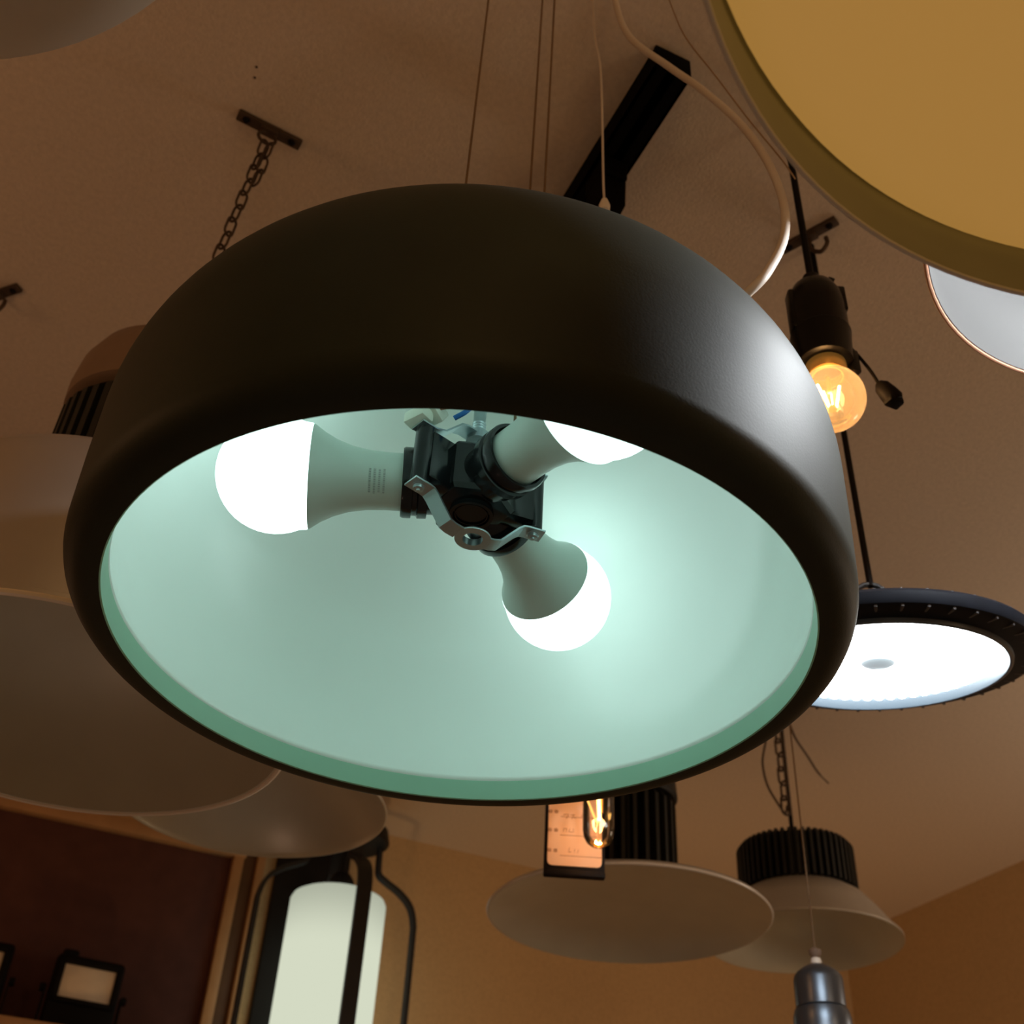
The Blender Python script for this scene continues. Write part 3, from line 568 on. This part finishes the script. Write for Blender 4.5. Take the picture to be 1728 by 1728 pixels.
E_ = aty(1010, 1385, 1.285)
eb = thing('tubular_bulb_pendant', 'clear tubular filament bulb glowing orange in front of the price tag', 'pendant lamp', Wv(E_))
rt = 0.0185
bm = new(); lathe(bm, [(0.012, 0.062), (0.0155, 0.058), (rt, 0.045), (rt, -0.012), (rt * 0.93, -0.020), (rt * 0.72, -0.027), (rt * 0.4, -0.0312), (0, -0.0325)], 40); gl = obj('bulb_glass', bm, M_clear, eb, angle=60)
bm = new(); lathe(bm, [(0, 0.092), (0.013, 0.092), (0.0135, 0.064), (0.012, 0.060), (0, 0.060)], 32); obj('bulb_base', bm, M_goldbase, eb)
bm = new(); tube(bm, [R0 @ Vector((-0.001, -0.002, 0.045)), R0 @ Vector((0.001, -0.002, 0.000))], 0.0022, 8); obj('filament', bm, M_filament2, gl)
bm = new(); tube(bm, [R0 @ Vector((-0.014, 0.004, 0.030)), R0 @ Vector((-0.001, 0.002, -0.004))], 0.0011, 8); obj('filament', bm, emis('filament_dim', (1.0, 0.5, 0.12), 2.2), gl)
bm = new(); tube(bm, [(0, 0, 0.06), (0.001, 0, -0.03)], 0.0005, 6); tube(bm, [R0 @ Vector((0.004, 0, 0.06)), R0 @ Vector((0.004, 0, 0.01))], 0.0016, 8); obj('filament_wire', bm, M_goldbase, gl)
bm = new(); lathe(bm, [(0.0137, 0.066), (0.019, 0.066), (0.020, 0.070), (0.020, 0.120), (0.010, 0.128), (0, 0.129)], 32); obj('lampholder', bm, M_black, eb)
cable(eb, (0, 0), 0.128, M_black, 0.003); canopy(eb)
lamp('filament_bulb_light', Wv(E_) + Vector((0, 0, 0.012)), 0.27, (1.0, 0.46, 0.17), 0.008)

# ------------------------------------------------------------------ black cylinder spot, bottom right
S_ = aty(1379, 1640, 1.50)
sp = thing('cylinder_pendant', 'satin black cylinder pendant on a thin cord at the bottom right', 'pendant lamp', Wv(S_))
k = 0.031
bm = new(); lathe(bm, [(0, 0.008), (0.011, 0.008), (0.017, 0.005), (0.0255, -0.001), (0.0295, -0.006), (k, -0.012), (k, -0.044), (k + 0.0004, -0.0445), (k - 0.0005, -0.0455), (k + 0.0022, -0.0475), (k + 0.0045, -0.056), (k + 0.0050, -0.066), (k + 0.0050, -0.150), (k + 0.003, -0.150), (0, -0.145)], 48); obj('body', bm, M_sheen, sp, angle=28)
bm = new(); lathe(bm, [(0, 0.008), (0.0068, 0.008), (0.0072, 0.012), (0.0060, 0.0165), (0.0035, 0.018), (0, 0.018)], 24); obj('bead', bm, M_bead, sp, label='white ceramic bead')
bm = new(); lathe(bm, [(0, 0.0178), (0.0045, 0.0178), (0.0075, 0.022), (0.0078, 0.027), (0.003, 0.030), (0, 0.030)], 24); obj('cord_grip', bm, M_cap, sp)
cable(sp, (0, 0), 0.029, M_wire, 0.0011, 'cord')

# ------------------------------------------------------------------ display cabinet on the back wall
Z = EYE.z
PT, PB, PLX, PRX = Z + 1.094, Z + 0.40, -1.2, 0.522
cb = thing('display_cabinet', 'maroon backed display niche with orange wooden frame at the lower left', 'cabinet', Vector(((PLX + PRX) / 2, YB, PB)))
def cbox(name, lo, hi, m, bev=0.002):
    bm = new(); lo = Vector(lo) - cb.location; hi = Vector(hi) - cb.location; box(bm, (lo + hi) / 2, hi - lo, I4, bev); return obj(name, bm, m, cb)
cbox('back_panel', (PLX, YB - 0.006, PB), (PRX, YB - 0.0005, PT), M_maroon, 0)
cbox('frame_post', (PRX, YB - 0.030, PB - .05), (PRX + 0.026, YB - 0.001, PT + 0.03), M_wood)
cbox('post_groove', (PRX + 0.026, YB - 0.014, PB - .05), (PRX + 0.062, YB - 0.001, PT + 0.02), M_wood2)
cbox('outer_post', (PRX + 0.060, YB - 0.034, PB - .05), (PRX + 0.080, YB - 0.001, PT + 0.04), M_wood)
cbox('frame_post', (PLX - 0.026, YB - 0.030, PB - .05), (PLX, YB - 0.001, PT + 0.03), M_wood)
cbox('top_rail', (PLX - 0.026, YB - 0.032, PT), (PRX + 0.030, YB - 0.001, PT + 0.034), M_wood)
cbox('shelf', (PLX, YB - 0.150, Z + 0.590), (PRX, YB - 0.004, Z + 0.618), M_wood)
def flood(label, x, yaw):
    t = thing('floodlight', label, 'floodlight', Vector((x, YB - 0.085, Z + 0.6185)), yaw, 'floodlights on the shelf')
    bm = new(); box(bm, (0, 0, 0.080), (0.150, 0.034, 0.150), I4, 0.010); bd = obj('body', bm, M_black, t)
    bm = new(); box(bm, (0, -0.0175, 0.098), (0.112, 0.004, 0.068), I4, 0.001); obj('reflector_panel', bm, M_floodpanel, t, label='pale panel')
    bm = new()
    for x0, z0, sx, sz in ((0, 0.1385, 0.136, 0.011), (0, 0.0575, 0.136, 0.011), (-0.0625, 0.098, 0.011, 0.088), (0.0625, 0.098, 0.011, 0.088)): box(bm, (x0, -0.0215, z0), (sx, 0.011, sz), I4, 0.002)
    obj('front_frame', bm, M_black, t)
    bm = new(); strip(bm, [(-0.083, 0.0, 0.085), (-0.083, 0.0, 0.006), (-0.078, 0, 0.0015), (0.078, 0, 0.0015), (0.083, 0, 0.006), (0.083, 0, 0.085)], (0, 1, 0), 0.022, 0.003); obj('bracket', bm, M_black, t)
    for s in (-1, 1):
        bm = new(); lathe(bm, [(0, -0.010), (0.009, -0.010), (0.010, 0), (0, 0)], 16, frame((s * 0.084, 0, 0.08), (-s, 0, 0))); obj('knob', bm, M_black, t)
    bm = new(); box(bm, (-0.048, 0.004, 0.160), (0.034, 0.020, 0.016), I4, 0.005); obj('cable_gland', bm, M_black, t)
    return t
flood('black floodlight with a pale panel on the cabinet shelf', 0.246, math.radians(4))
flood('black floodlight on the cabinet shelf cut off by the left edge of the picture', 0.006, math.radians(-3))

# ------------------------------------------------------------------ cage wall lantern
LX, LY = 0.752, 2.680
ln = thing('wall_lantern', 'black cage wall lantern around a lit white cylinder at the bottom left', 'wall lantern', Vector((LX, LY, Z + 0.968)))
bm = new(); box(bm, (0.731 - LX, YB - 0.012 - LY, -0.16), (0.192, 0.022, 0.74), I4, 0.006); bp = obj('backplate', bm, M_lblack, ln)
rc = 0.114
bm = new(); lathe(bm, [(0, 0.004), (rc * 0.86, 0.004), (rc * 0.96, -0.002), (rc, -0.012), (rc, -0.52), (0, -0.52)], 64)
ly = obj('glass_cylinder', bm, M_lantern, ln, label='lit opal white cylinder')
bm = new(); lathe(bm, [(0, 0.060), (0.020, 0.060), (0.030, 0.045), (0.034, 0.0045), (0, 0.0045)], 32); obj('lampholder', bm, M_lblack, ln)
bm = new(); lathe(bm, [(0, 0.140), (0.098, 0.140), (0.104, 0.146), (0.098, 0.175), (0.05, 0.20), (0, 0.205)], 48); obj('top_cap', bm, M_lblack, ln)
bm = new(); tube(bm, [(0, 0, 0.055), (0, 0, 0.142)], 0.006, 10); obj('stem', bm, M_lblack, ln)
prof = smooth_path([(0.086, 0, 0.150), (0.088, 0, 0.100), (0.092, 0, 0.078), (0.112, 0, 0.064), (0.150, 0, 0.044), (0.180, 0, 0.016), (0.193, 0, -0.022), (0.195, 0, -0.070), (0.195, 0, -0.30), (0.193, 0, -0.56)], 5)
for a, wd in ((0, 0.022), (90, 0.022), (180, 0.022), (270, 0.034)):
    bm = new(); M = Matrix.Rotation(math.radians(a), 4, 'Z'); strip(bm, prof, (0, 1, 0), wd, 0.010, M); obj('cage_bar', bm, M_lbar, ln, angle=50)
bm = new(); tube(bm, [(0.192 * math.cos(q), 0.192 * math.sin(q), -0.555) for q in [2 * PI * k2 / 48 for k2 in range(48)]], 0.008, 8, closed=True); obj('bottom_ring', bm, M_lbar, ln)
bm = new(); box(bm, (-0.02, (0.195 + YB - 0.02 - LY) / 2, 0.02), (0.030, abs(YB - 0.02 - LY - 0.190) + 0.01, 0.030), I4, 0.003); obj('wall_arm', bm, M_lblack, ln)
